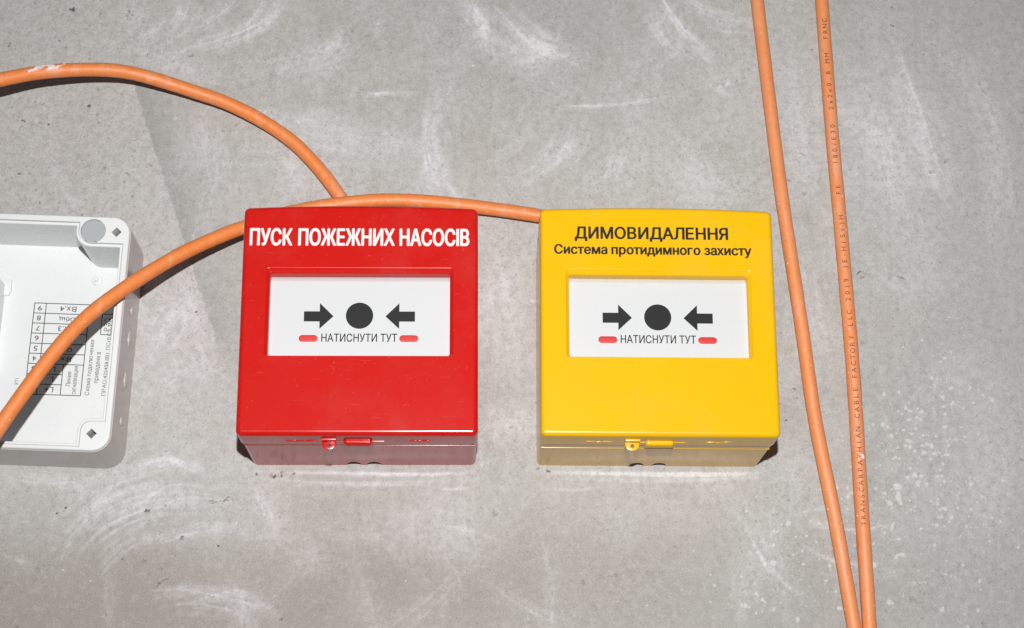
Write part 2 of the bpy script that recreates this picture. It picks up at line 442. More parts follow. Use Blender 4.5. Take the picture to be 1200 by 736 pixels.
    fan([(925, 80), (940, 150), (955, 220)], 6, 12, 40, .24)
    fan([(225, 335), (200, 385), (170, 440)], 12, 26, 14, .34)
    fan([(170, 360), (205, 372), (255, 368)], 8, 10, 40, .26)
    fan([(170, 300), (178, 360), (200, 420)], 7, 22, 20, .26)
    fan([(90, 620), (135, 582), (200, 562)], 12, 18, 16, .34)
    fan([(150, 618), (200, 590), (280, 600)], 10, 30, 22, .28)
    fan([(170, 548), (210, 540), (255, 556)], 7, 20, 8, .32)
    fan([(200, 705), (250, 698), (310, 712)], 8, 30, 12, .28)
    fan([(560, 490), (590, 500), (630, 496)], 6, 20, 20, .22)
    fan([(880, 610), (905, 660), (940, 695)], 7, 14, 16, .34)
    fan([(930, 630), (1000, 640), (1060, 630)], 9, 25, 40, .28)
    fan([(480, 600), (540, 640), (560, 690)], 7, 60, 30, .16)
    # right bay
    stroke([(1025, 10), (1060, 110), (1085, 190), (1118, 250)], 9, 18, .20)
    stroke([(1040, 30), (1075, 130), (1110, 230)], 6, 12, .2)
    stroke([(1085, 20), (1150, 110), (1170, 210), (1165, 300)], 7, 12, .24)
    stroke([(1040, 130), (1045, 200), (1060, 260)], 6, 9, .2)
    stroke([(1000, 60), (1040, 190), (1090, 350)], 12, 20, .18)
    stroke([(925, 60), (935, 150), (955, 240)], 7, 12, .24)
    stroke([(945, 300), (955, 370), (975, 430)], 6, 10, .26)
    stroke([(1150, 420), (1165, 540), (1140, 640)], 16, 12, .12)
    # between the boxes
    stroke([(232, 330), (200, 380), (165, 440)], 4, 14, .42)
    stroke([(215, 320), (225, 380), (240, 450)], 6, 12, .3)
    stroke([(170, 350), (205, 370), (250, 365)], 5, 10, .3)
    stroke([(165, 470), (200, 440), (262, 430)], 5, 10, .3)
    stroke([(575, 280), (590, 360), (600, 460)], 12, 16, .2)
    stroke([(570, 480), (600, 500), (625, 495)], 7, 9, .22)
    # bottom left fans
    for k, (r, am) in enumerate(((150, .30), (138, .22), (122, .30), (104, .24), (88, .2), (165, .2), (176, .2), (130, .18), (112, .2), (96, .18), (143, .2))):
        cx, cy = 205, 716
        a0, a1 = (200, 300)
        stroke([(cx+r*1.1*math.cos(math.radians(a)), cy+r*math.sin(math.radians(a))) for a in range(205+int(rng.integers(0, 22)), 300-int(rng.integers(0, 25)), 10)], 2.2, 10, am*1.35, .32)
    stroke([(180, 700), (235, 690), (300, 708), (330, 736)], 4, 14, .2)
    stroke([(200, 720), (250, 712), (300, 728)], 4, 10, .18)
    stroke([(0, 648), (20, 655), (35, 672)], 2, 7, .25)
    stroke([(165, 640), (240, 622), (300, 628)], 4, 10, .3)
    stroke([(150, 560), (190, 538), (240, 552)], 3, 12, .4)
    stroke([(300, 560), (315, 600), (330, 640)], 5, 12, .32)
    stroke([(0, 560), (60, 565), (110, 562)], 4, 12, .34)
    stroke([(420, 640), (520, 620), (600, 640)], 14, 10, .14)
    # pale bands just below the boxes: flash bounce off the undersides, painted in
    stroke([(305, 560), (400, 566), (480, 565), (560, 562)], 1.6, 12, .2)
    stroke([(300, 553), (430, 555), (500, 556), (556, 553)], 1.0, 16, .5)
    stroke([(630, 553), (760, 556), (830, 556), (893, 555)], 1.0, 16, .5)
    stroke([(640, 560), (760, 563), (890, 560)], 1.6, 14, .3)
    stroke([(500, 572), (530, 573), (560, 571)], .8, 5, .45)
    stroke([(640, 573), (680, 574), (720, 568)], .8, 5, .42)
    stroke([(860, 590), (885, 640), (905, 672), (940, 700)], 1.2, 5, .4, .35)
    stroke([(930, 612), (1000, 620), (1060, 612)], 1.5, 7, .36, .35)
    stroke([(940, 640), (985, 660), (1060, 668)], 1.5, 7, .32, .35)
    stroke([(890, 640), (930, 605), (985, 590)], 1.2, 6, .3, .35)
    # lumps of splashed plaster
    for _ in range(480):
        c = rng.integers(0, 4)
        cx, cy, sx, sy = ((1060, 560, 45, 45), (950, 660, 45, 45), (1100, 480, 40, 45), (1120, 640, 60, 50))[c]
        a, b = rng.normal(cx, sx), rng.normal(cy, sy)
        p = at(a, b); r = abs(rng.normal(.08, .26))+.34
        splat(chip, p.x, p.z, r*1.15, rng.uniform(.4, 1.0), False)
        if r > .75:
            for _ in range(4): splat(chip, p.x+rng.normal(0, r), p.z+rng.normal(0, r*.7), r*.6, rng.uniform(.4, .9), False)
        splat(hgt, p.x, p.z, r, .18*r)
    for p, r, a in (((845, 104), .9, 1.2), ((852, 98), .7, 1.0), ((1070, 560), 1.7, .6), ((1052, 575), 1.5, .7), ((1105, 562), 1.6, .5), ((1088, 520), 1.3, .6),
                    ((985, 585), 1.6, .6), ((995, 560), 1.3, .5), ((895, 705), .9, .8), ((905, 712), .8, .7), ((1050, 590), 1.9, .4), ((560, 45), 1.0, .4), ((555, 77), .6, .7)):
        blob(chip, p, r*.7, a, 12, 1.5); blob(lime_and_bounce, p, r*1.2, a*.25, 6)
    for _ in range(420):
        a, b = rng.uniform(-20, 1220), rng.uniform(-20, 760); p = at(a, b)
        splat(chip, p.x, p.z, rng.uniform(.36, .55), rng.uniform(.3, .75), False)
    # dark pits and nicks
    for a, b, r, am in ((85, 12, .8, 1), (12, 52, .8, .8), (70, 48, .5, .7), (104, 124, 1.0, .9), (28, 142, .6, .9), (57, 146, .5, .8), (26, 148, .4, .8), (116, 144, .5, .8), (123, 196, .6, .9), (150, 204, .6, .7), (172, 65, .5, .8),
                        (230, 366, .6, .9), (333, 554, .9, .9), (322, 558, .7, .8), (345, 555, .6, .7), (301, 556, .5, .8), (105, 596, .5, .7), (77, 594, .4, .9), (67, 602, .4, .9), (172, 599, .7, .9), (214, 631, .8, .9), (255, 640, .5, .9),
                        (247, 587, .5, .7), (143, 655, .5, .9), (186, 683, .5, .7), (330, 725, .6, .6), (378, 715, .5, .6), (290, 597, .4, .8), (1010, 325, .7, .6), (1055, 325, .5, .9), (1052, 362, .5, .8), (1046, 66, .9, .5), (1046, 30, .5, .8),
                        (1046, 9, .5, .8), (930, 456, .5, .8), (935, 466, .4, .8), (920, 492, .4, .9), (630, 550, .8, .8), (642, 552, .6, .8), (625, 560, .4, .6), (776, 140, .6, .4), (943, 183, .7, .4), (1128, 455, .5, .5), (775, 142, .4, .6)):
        p = at(a, b)
        for _ in range(4): splat(dark, p.x+rng.normal(0, r*.7), p.z+rng.normal(0, r*.5), r*rng.uniform(.6, 1.0), am*rng.uniform(.5, 1), False)
        splat(hgt, p.x, p.z, r*1.1, -.35*am)
    for P in ([(248, 590), (255, 588), (268, 586)], [(262, 588), (268, 582), (275, 590)], [(184, 688), (192, 680), (198, 678)], [(1048, 322), (1055, 325), (1061, 327)], [(1004, 322), (1008, 318), (1015, 322)]):
        for q in curve(px(P), 24): splat(dark, q[0]+rng.normal(0, .1), q[1]+rng.normal(0, .1), .32, .55, False)
    for _ in range(420):
        a, b = rng.uniform(-20, 1220), rng.uniform(-20, 760); p = at(a, b)
        splat(dark, p.x, p.z, rng.uniform(.3, .5), rng.uniform(.1, .5), False); 
    for _ in range(160):                                          # the coarse plaster at upper left is full of pores
        a, b = rng.uniform(-20, 200), rng.uniform(-20, 300); p = at(a, b)
        splat(dark, p.x, p.z, rng.uniform(.3, .55), rng.uniform(.2, .6), False); splat(hgt, p.x, p.z, .5, -.2)
    # slow variation
    def smooth_noise(n, seed, sc):
        r = np.random.default_rng(seed); F = np.zeros_like(X)
        for _ in range(n):
            a = r.uniform(0, 6.283); k = sc*r.uniform(.4, 1.6); F += np.sin((X*math.cos(a)+Z*math.sin(a))*k+r.uniform(0, 6.283))
        return F/math.sqrt(n)
    wob = smooth_noise(12, 3, .12)
    umber = np.clip((1/(1+np.exp(np.clip((Z-118-wob*7)/9, -40, 40))))*(1.0-.65*np.clip((X+60)/150, 0, 1)) + .35*np.exp(-(((X+10)/60)**2+((Z-108)/16)**2)) + .12*np.exp(-((X+165)/25)**2)*((Z > 240)), 0, 1)
    # edge of the coarse layer: runs down from behind the upper cable to behind the box
    pA, pB = at(157, 100), at(206, 252)
    ed = pA.x + (Z-pA.z)*(pB.x-pA.x)/(pB.z-pA.z) + smooth_noise(10, 5, 1.1)*.35
    d = ed - X                                                    # > 0 inside the coarse layer
    hard = 1/(1+np.exp(-np.clip(d*5, -40, 40))); soft = 1/(1+np.exp(-np.clip((d+4)/10, -40, 40)))
    zt = np.clip((Z-at(160, 95).z)/8, 0, 1)                        # the edge loses itself above the cable
    low = 1/(1+np.exp(np.clip(-(Z-192-wob*4)/8, -40, 40)))
    coarse = (hard*(1-zt)+soft*zt)*low
    step = np.exp(-np.clip(-d, 0, 400)/13)*(d < 0)*(1-zt)*low       # the hollow beside it shows bare, darker cement
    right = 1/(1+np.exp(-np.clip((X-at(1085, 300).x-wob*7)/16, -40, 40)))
    topm = np.exp(-(((X-at(620, 30).x)/75)**2+((Z-at(620, 20).z)/38)**2))
    lowd = 1/(1+np.exp(np.clip((Z-112-wob*5)/8, -40, 40)))
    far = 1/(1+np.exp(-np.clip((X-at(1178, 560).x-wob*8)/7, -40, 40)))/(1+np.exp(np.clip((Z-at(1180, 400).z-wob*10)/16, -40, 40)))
    cool = np.clip(far*.9 + step*1.0*(1-hard) + topm*.55 + lowd*.32*np.clip((X-40)/60, 0, 1), 0, 1)
    lime_and_bounce = np.clip(lime_and_bounce, 0, 1.1)*(1-.25*coarse)
    dl = lime_and_bounce
    hgt = hgt + coarse*(.30+.0*X) + smooth_noise(14, 8, .09)*.16 + smooth_noise(16, 9, .5)*.03 + dl*.05 + coarse*smooth_noise(18, 10, 2.2)*.035
    inside = ((X > x0) & (X < x1) & (Z > z0) & (Z < z1)).astype(float)
    Y = -(hgt*inside)
    co = np.stack([X*MM, Y*MM, Z*MM], -1).reshape(-1, 3)
    idx = np.arange(nx*nz).reshape(nz, nx)
    q = np.stack([idx[:-1, :-1], idx[:-1, 1:], idx[1:, 1:], idx[1:, :-1]], -1).reshape(-1)
    me = bpy.data.meshes.new('concrete_wall'); nf = len(q)//4
    me.vertices.add(nx*nz); me.vertices.foreach_set('co', co.ravel())
    me.loops.add(nf*4); me.loops.foreach_set('vertex_index', q)
    me.polygons.add(nf); me.polygons.foreach_set('loop_start', np.arange(nf)*4); me.polygons.foreach_set('loop_total', np.full(nf, 4))
    me.update(calc_edges=True); me.polygons.foreach_set('use_smooth', np.ones(nf, bool))
    for nme, F in (('lime_and_bounce', lime_and_bounce), ('dark', np.clip(dark, 0, 1)), ('coarse', coarse), ('cool', cool), ('umber', umber), ('blue', right), ('chip', np.clip(chip, 0, 1.2))):
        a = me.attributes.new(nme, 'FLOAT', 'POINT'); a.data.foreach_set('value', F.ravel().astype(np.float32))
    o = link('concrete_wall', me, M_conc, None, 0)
    o['kind'] = 'structure'
    return o
build_wall()

# ------------------------------------------------------------------ cables
class Cable:
    def __init__(s, pix, r):
        P = [at(a, b, y) for a, b, y in pix]
        P = [2*P[0]-P[1]] + P + [2*P[-1]-P[-2]]
        pts = []
        for k in range(1, len(P)-2):
            a, b, c, d = P[k-1:k+3]
            for j in range(16):
                t = j/16; pts.append(.5*((2*b)+(c-a)*t+(2*a-5*b+4*c-d)*t*t+(3*b-a-3*c+d)*t**3))
        pts.append(P[-2])
        for _ in range(70):                                         # relax little kinks
            pts = [pts[0]]+[(pts[i-1]+2*pts[i]+pts[i+1])/4 for i in range(1, len(pts)-1)]+[pts[-1]]
        s.r = r; cum = [0]
        for a, b in zip(pts, pts[1:]): cum.append(cum[-1]+(b-a).length)
        s.pts, s.cum, s.L = pts, cum, cum[-1]
    def P(s, t):
        t = min(max(t, 0), s.L); import bisect
        i = min(max(bisect.bisect_right(s.cum, t)-1, 0), len(s.pts)-2)
        f = (t-s.cum[i])/max(s.cum[i+1]-s.cum[i], 1e-9); return s.pts[i].lerp(s.pts[i+1], f)
    def frame(s, t):
        p = s.P(t); T = (s.P(t+2)-s.P(t-2)).normalized()
        side = T.cross(Vector((0, -1, 0))).normalized(); F = side.cross(T).normalized()
        return p, T, side, F
    def surf(s, t, th, off=0):
        "point on the sheath: th = 0 faces away from the wall"
        p, T, side, F = s.frame(t); return p+(F*math.cos(th)+side*math.sin(th))*(s.r+off)
    def build(s, name, label, group=None, cat='cable', mat=None):
        bm = bmesh.new(); n = int(s.L/1.6); K = 28; prev = None
        for i in range(n+1):
            t = s.L*i/n; p, T, side, F = s.frame(t)
            rr = s.r*(1+.012*math.sin(t*.31)+.008*math.sin(t*1.3+1))
            ring = [bm.verts.new((p+(F*math.cos(a)+side*math.sin(a))*rr)*MM) for a in (2*math.pi*k/K for k in range(K))]
            if prev:
                for k in range(K): bm.faces.new((prev[k], prev[(k+1) % K], ring[(k+1) % K], ring[k]))
            else: bm.faces.new(ring[::-1])
            prev = ring
        bm.faces.new(prev); bmesh.ops.recalc_face_normals(bm, faces=bm.faces)
        me = bpy.data.meshes.new(name); bm.to_mesh(me); bm.free()
        o = link(name, me, mat or M_cable, None, 50); o['label'] = label; o['category'] = cat
        if group: o['group'] = group
        s.o = o; return o
    def near(s, px_, py_, y):
        q = at(px_, py_, y); return min(range(len(s.pts)), key=lambda i: (s.pts[i]-q).length)
    def splotch(s, name, t0, t1, a0, a1, fn, mat, th=.16, du=.25):
        "thin crust of plaster stuck on the sheath, kept where fn(u,v) > 0"
        bm = bmesh.new(); nu = int((t1-t0)/du); nv = int(abs(a1-a0)*s.r/du)+1; V = {}
        def v(i, j, h):
            if (i, j, h) not in V:
                V[(i, j, h)] = bm.verts.new(s.surf(t0+(t1-t0)*i/nu, a0+(a1-a0)*j/nv, th*(1+.5*random.random()) if h else -.1)*MM)
            return V[(i, j, h)]
        keep = {(i, j) for i in range(nu) for j in range(nv) if fn((i+.5)/nu, (j+.5)/nv) > 0}
        for i, j in keep:
            bm.faces.new((v(i, j, 1), v(i+1, j, 1), v(i+1, j+1, 1), v(i, j+1, 1)))
            for (a, b), nb in ((((i, j), (i+1, j)), (i, j-1)), (((i+1, j), (i+1, j+1)), (i+1, j)), (((i+1, j+1), (i, j+1)), (i, j+1)), (((i, j+1), (i, j)), (i-1, j))):
                if nb not in keep: bm.faces.new((v(*a, 0), v(*b, 0), v(*b, 1), v(*a, 1)))
        bmesh.ops.recalc_face_normals(bm, faces=bm.faces)
        me = bpy.data.meshes.new(name); bm.to_mesh(me); bm.free()
        return link(name, me, mat, s.o, 40)
R = 2.78
ca = Cable([(-70, 108, -34), (-30, 100, -32), (0, 93.5, -29), (40, 85.5, -25), (80, 82, -21.5), (120, 81.5, -18), (150, 84.5, -15), (187, 94, -11.5), (240, 111.5, -7.5), (262, 119, -6.3), (300, 137, -5), (340, 163, -4), (360, 182.5, -3.7),
            (373, 196.5, -3.5), (386, 213, -3.3), (398, 230, -3.3), (408, 248, -3.4), (415, 270, -4.5), (418, 300, -6), (418, 322, -7)], R)
ca.build('orange_cable', 'orange cable looping in an arc at upper left and diving behind the red box', 'orange cables on the wall')
cb = Cable([(-75, 640, -58), (-45, 570, -56), (-18, 527, -53), (0, 499, -50.5), (35, 450.5, -48), (60, 417, -45.5), (100, 372, -41), (150, 335, -34), (200, 304, -27), (233, 287.5, -22.5), (267, 273, -18), (283, 267.5, -16), (320, 254.5, -13),
            (350, 246.5, -11), (400, 238.5, -9.8), (445, 234.7, -9), (480, 235, -7.8), (520, 238, -6.5), (571, 244, -5.2), (623, 251.2, -4.6), (660, 259, -4.5), (700, 272, -4.5), (740, 290, -5.5), (765, 306, -6.5), (772, 325, -8)], R)
cb.build('orange_cable', 'orange cable crossing the white box and running over the red box to the yellow box', 'orange cables on the wall')
cc = Cable([(882, -45, -3), (887.3, 0, -3), (904, 136, -3), (917.3, 239, -3), (934, 346, -3), (944.5, 417, -3), (955, 494, -3), (974, 584, -3), (987, 654, -3), (1001, 736, -3), (1010, 785, -3)], 2.75)
cc.build('orange_cable', 'plain straight orange cable beside the yellow box, left one of the pair', 'orange cables on the wall', mat=M_cable_faded)
cd = Cable([(960, -45, -3), (963, 0, -3), (973.3, 136, -3), (982.8, 239, -3), (992.3, 346, -3), (998.5, 417, -3), (1003.5, 490, -3), (1009, 584, -3), (1013.8, 654, -3), (1019, 734, -3), (1022, 785, -3)], 2.75)
cd.build('orange_cable', 'straight orange cable with brown printed lettering, right one of the pair', 'orange cables on the wall', mat=M_cable_faded)

def cable_print(cab, body, p0, pitch, h, mat, th0):
    "letters wrapped on the sheath, reading upwards; one mesh"
    t0 = cab.cum[cab.near(p0[0], p0[1], -3)]
    verts, faces, glyph = [], [], {}
    for k, ch in enumerate(body):
        if ch == ' ': continue
        if ch not in glyph:
            me = text_mesh(ch); co = np.zeros(len(me.vertices)*3); me.vertices.foreach_get('co', co)
            g = bmesh.new(); g.from_mesh(me)
            for q in range(1, 8): bmesh.ops.bisect_plane(g, geom=g.verts[:]+g.edges[:]+g.faces[:], plane_co=(0, .09*q+.01, 0), plane_no=(0, 1, 0))
            g.verts.ensure_lookup_table(); g.verts.index_update()
            glyph[ch] = (np.array([v.co[:] for v in g.verts]), [tuple(v.index for v in f.verts) for f in g.faces]); g.free(); bpy.data.meshes.remove(me)
        co, fs = glyph[ch]; w_ = co[:, 0].max()-co[:, 0].min(); sx = min(pitch*.74/w_, h/.73*1.1); x_ = (co[:, 0]-(co[:, 0].min()+co[:, 0].max())/2)*sx
        jt, jh = random.uniform(-.1, .1), random.uniform(-.08, .08)
        b = len(verts)
        for a, c in zip(x_, co[:, 1]):
            t = t0-(k+.5)*pitch-a+jt; hh = (c*h/.73)-h/2+jh
            verts.append(cab.surf(t, th0+hh/cab.r, .05)*MM)
        faces += [tuple(b+i for i in f) for f in fs]
    me = bpy.data.meshes.new('lettering'); me.from_pydata(verts, [], faces); me.update()
    link('lettering', me, mat, cab.o, 0)
cable_print(cd, 'TRANSCARPATHIAN CABLE FACTORY LLC 2019 JE-H(St)H   FE   180/E30  2x2x0,8 MM  FRNC', (1012, 619), 2.66, 1.95, M_brown, .10)

def worley(seed, n):
    r = random.Random(seed); return [(r.random(), r.random(), r.uniform(.04, .12)) for _ in range(n)]
def smear_fn(pts, sx=1.0):
    return lambda u, v: max((rr-math.hypot((u-a)*sx, v-b)) for a, b, rr in pts) - .035*(1+math.sin(u*61+v*17)*math.sin(v*43-u*23)+.7*math.sin(u*133+2)*math.sin(v*97))
ta = ca.cum[ca.near(32, 87, -25)]; tb = ca.cum[ca.near(77, 82, -22)]
random.seed(3)
ca.splotch('plaster_smear', ta, tb, -1.25, .55,
           smear_fn([(.04, .74, .13), (.12, .70, .14), (.20, .66, .14), (.27, .46, .16), (.34, .28, .17), (.42, .18, .17), (.50, .20, .17), (.57, .34, .17), (.62, .52, .17), (.60, .70, .17), (.52, .80, .12), (.72, .74, .12), (.33, .62, .10), (.78, .60, .10), (.86, .50, .08), (.95, .36, .07), (.45, .36, .10), (.40, .5, .07)], 1.5), M_plaster)
def specks(cab, n, t0, t1, a0, a1, seed, rmax=.45):
    r = random.Random(seed); bm = bmesh.new()
    for _ in range(n):
        t, a, rr = r.uniform(t0, t1), r.uniform(a0, a1), r.uniform(.12, rmax)*r.random()**.5
        p = cab.surf(t, a, 0)*MM; nr = (p-cab.P(t)*MM).normalized()
        mt = Matrix.Translation(p) @ nr.to_track_quat('Z', 'Y').to_matrix().to_4x4() @ Matrix.Diagonal((rr*MM*r.uniform(.7, 1.6), rr*MM, rr*MM*.4, 1))
        bmesh.ops.create_icosphere(bm, subdivisions=1, radius=1, matrix=mt)
    me = bpy.data.meshes.new('plaster_specks'); bm.to_mesh(me); bm.free()
    o = link('plaster_specks', me, M_plaster, cab.o, 60); o['kind'] = 'stuff'
specks(ca, 22, 20, ca.L*.8, -1.2, 1.2, 1, .32)
specks(cb, 26, 20, cb.L*.55, -1.2, 1.2, 2, .3)
specks(cc, 34, cc.L*.35, cc.L, -1.2, 1.2, 3, .38)
specks(cd, 40, cd.L*.35, cd.L, -1.2, 1.2, 4, .40)
td = cd.cum[cd.near(1006, 536, -3)]
cd.splotch('plaster_smear', td-2.4, td+2.4, -.8, .5, smear_fn([(.45, .38, .22), (.6, .3, .15), (.75, .75, .1), (.35, .55, .12), (.5, .85, .09)], 1.4), M_plaster, .3)

# ------------------------------------------------------------------ call points
D = -51.9
def circ(u, v, r, n=40): return [(u+r*math.cos(2*math.pi*k/n), v+r*math.sin(2*math.pi*k/n)) for k in range(n)]
def pill(u0, u1, v0, v1, n=8):
    r = (v1-v0)/2; cv = (v0+v1)/2
    return [(u1-r+r*math.cos(math.radians(-90+180*k/n)), cv+r*math.sin(math.radians(-90+180*k/n))) for k in range(n+1)] + \
           [(u0+r+r*math.cos(math.radians(90+180*k/n)), cv+r*math.sin(math.radians(90+180*k/n))) for k in range(n+1)]
def call_point(name, label, loc, rot, mat, du, feat):
    t = thing(name, label, 'call point', loc, rot)
    # back box, hollow, with two cable notches cut in its lower back edge
    bb = solid('back_box', rrect(-43.25, 43.25, -43.25, 43.25, 2.2), [(0, 0), (0, -35.9), (.35, -36.25), (.6, -36.4), (.9, -36.4)], mat, t,
               holes=[(rrect(-41.7, 41.7, -41.9, 41.7, 1.5), [(0, -36.4), (0, -.001)], False)])
    for nu in feat['notch']:
        cbm = bmesh.new(); bmesh.ops.create_cone(cbm, cap_ends=True, segments=40, radius1=1, radius2=1, depth=1, matrix=Matrix.Translation((nu*MM, .4*MM, -43*MM)) @ Matrix.Diagonal((3.0*MM, 6.0*MM, 4*MM, 1)))
        cme = bpy.data.meshes.new('cut'); cbm.to_mesh(cme); cbm.free(); cut = bpy.data.objects.new('cut', cme); C.objects.link(cut)
        cut.parent = t
        mo = bb.modifiers.new('notch', 'BOOLEAN'); mo.object = cut; mo.operation = 'DIFFERENCE'; mo.solver = 'EXACT'
    dg = bpy.context.evaluated_depsgraph_get(); dg.update()
    me = bpy.data.meshes.new_from_object(bb.evaluated_get(dg)); bb.modifiers.clear(); bb.data = me; me.polygons.foreach_set('use_smooth', [False]*len(me.polygons))
    for o in [o for o in C.objects if o.name.startswith('cut')]: bpy.data.objects.remove(o)
    cu0, cu1 = -33.3+du, 33.2+du
    hole = rrect(cu0, cu1, -13.5, 18.1, .9, 4)
    def wr(f, du_=0.0):                                             # window outline growing mostly upwards: a wide top bevel, slim sides
        return rrect(cu0-1.25*f-du_, cu1+1.25*f+du_, -13.5-.35*f-du_, 18.1+2.0*f+du_, .9+.3*f, 4)
    hp = [(wr(1, .25), D), (wr(1, .1), D), (wr(1), D+.02), (wr(.93), D+.09), (wr(.88), D+.18), (wr(.25), D+.72), (wr(.12), D+.86), (wr(.04), D+1.02), (wr(0), D+1.2), (wr(0), D+5.2)]
    cov = solid('front_cover', rrect(-43.75, 43.6, -43.5, 43.85, 2.1, 7, bow=1.1), [(1.2, -37.0), (.4, -37.0), (0, -37.4)] + [(0, -38.2)] + [(a, b) for a, b in arc_prof(1.75, D, 7, .15)], mat, t,
                holes=[(hole, hp, False)], smooth=35)
    pl = solid('button_plate', rrect(cu0-2.5, cu1+2.5, -17, 18.08, 2.45, 5), [(0, D+7.2), (0, D+5.3), (.1, D+5.15), (1.9, D+4.15), (2.05, D+4.1), (2.2, D+4.1)], M_plate, t)
    y = D+4.06
    cx = du-.2
    for sgn in (1, -1):
        A = [(-20.5, 4.4), (-20.5, .5), (-14.7, .5), (-14.7, -2.35), (-9.6, 2.5), (-14.7, 7.6), (-14.7, 4.4)]
        A = [(u*sgn+cx, v) for u, v in (A if sgn == 1 else A[::-1])]
        flat('arrow', [A], y, M_ink, pl)
    flat('button_dot', [circ(cx, 2.75, 5.05, 56)], y, M_ink, pl)
    text('lettering', 'НАТИСНУТИ ТУТ', cx-13.9, cx+14.0, -7.35, -4.15, y, M_ink, pl, .014)
    for a, b in ((-22.2, -15.2), (14.8, 21.8)):
        solid('indicator_window', pill(a+cx, b+cx, -7.35, -4.75), [(0, D+4.4), (0, D+4.02), (.12, D+3.94), (.4, D+3.92)], M_pill, pl)
    for body, u0, u1, v0, v1, bold, tm in feat['text']:
        text('lettering', body, u0, u1, v0, v1, D-.02, tm, cov, bold, spacing=feat.get('sp', 1.0))
    for yy in feat['rib']: box('seam_rib', -42.6, 42.6, -43.38, -43.0, yy, yy-.25, mat, bb, r=.1, bev=.08)
    # underside: seal lug, catch, slots
    ub = -43.5
    lu = feat['lug']
    lug_out = [(lu-2.6, ub+.4), (lu-2.6, ub-1.6)] + [(lu+2.6*math.cos(math.radians(a)), ub-1.6-2.1*math.sin(math.radians(a))) for a in range(165, 0, -15)] + [(lu+2.6, ub-1.6), (lu+2.6, ub+.4)]
    solid('seal_lug', lug_out, [(0, -43.2), (0, -44.2), (.12, -44.4), (.3, -44.45)], mat, cov,
          holes=[(circ(lu, ub-1.9, .75, 20), [(0, -44.45), (0, -43.2)], False)])
    box('lug_root', lu-2.7, lu+2.7, ub-.8, ub+.5, -44.4, -47.3, mat, cov, r=.25)
    pu = feat['catch']
    solid('catch', pill(pu-5.3, pu+5.3, ub-1.75, ub+1.0, 10), [(0, -40.8), (0, -43.7), (.25, -44.2), (.7, -44.55), (1.0, -44.6)], mat, cov)
    box('catch_rib', pu-9, pu+9.5, ub-.22, ub+.2, -42.4, -42.9, mat, cov, r=.05, bev=.05)
    for a, b in feat['slots']:
        # a shallow slot: dark throat between two thin lips
        box('slot_throat', a, b, ub-.07, ub+.4, -42.3, -43.0, M_blackp if feat['dark'] else mat, cov, r=.05, bev=.02)
        n = 3
        bm = bmesh.new()
        for k in range(n):
            x = a+(b-a)*(k+.5)/n
            bmesh.ops.create_icosphere(bm, subdivisions=2, radius=1, matrix=Matrix.Translation((x*MM, -43.25*MM+random.uniform(-.5, .5)*MM, ub*MM)) @ Matrix.Rotation(random.uniform(-.12, .12), 4, 'Z') @ Matrix.Diagonal(((b-a)/n*.70*MM, .28*MM, random.uniform(.22, .38)*MM, 1)))
        me = bpy.data.meshes.new('slot_lip'); bm.to_mesh(me); bm.free(); link('slot_lip', me, mat, cov, 60)
    return t
call_point('fire_call_point', 'red wall call point with white Cyrillic lettering for fire pumps', (-39.76, 0, 190.1), -.0034, M_red, 0,
           dict(notch=(-3.9, 3.9), text=[('ПУСК ПОЖЕЖНИХ НАСОСІВ', -41.3, 40.4, 28.6, 35.6, .042, M_whitep)], lug=-10.6, catch=-.1, rib=(-34.4,),
                slots=((-26, -15.5), (19, 26)), pin=(), dark=True))
call_point('smoke_call_point', 'yellow wall call point with black Cyrillic lettering for smoke extraction', (70.5, 0, 190.1), .0034, M_yel, 0.3,
           dict(notch=(-4.4, 4.2), text=[('ДИМОВИДАЛЕННЯ', -30.8, 26.8, 31.0, 36.9, .034, M_blackp), ('Система протидимного захисту', -38.5, 35.4, 24.9, 29.8, .040, M_blackp)], lug=-9.9, catch=.2, rib=(-31.2,),
                slots=((-26.5, -17.5), (17.5, 26.5)), pin=(), dark=False))

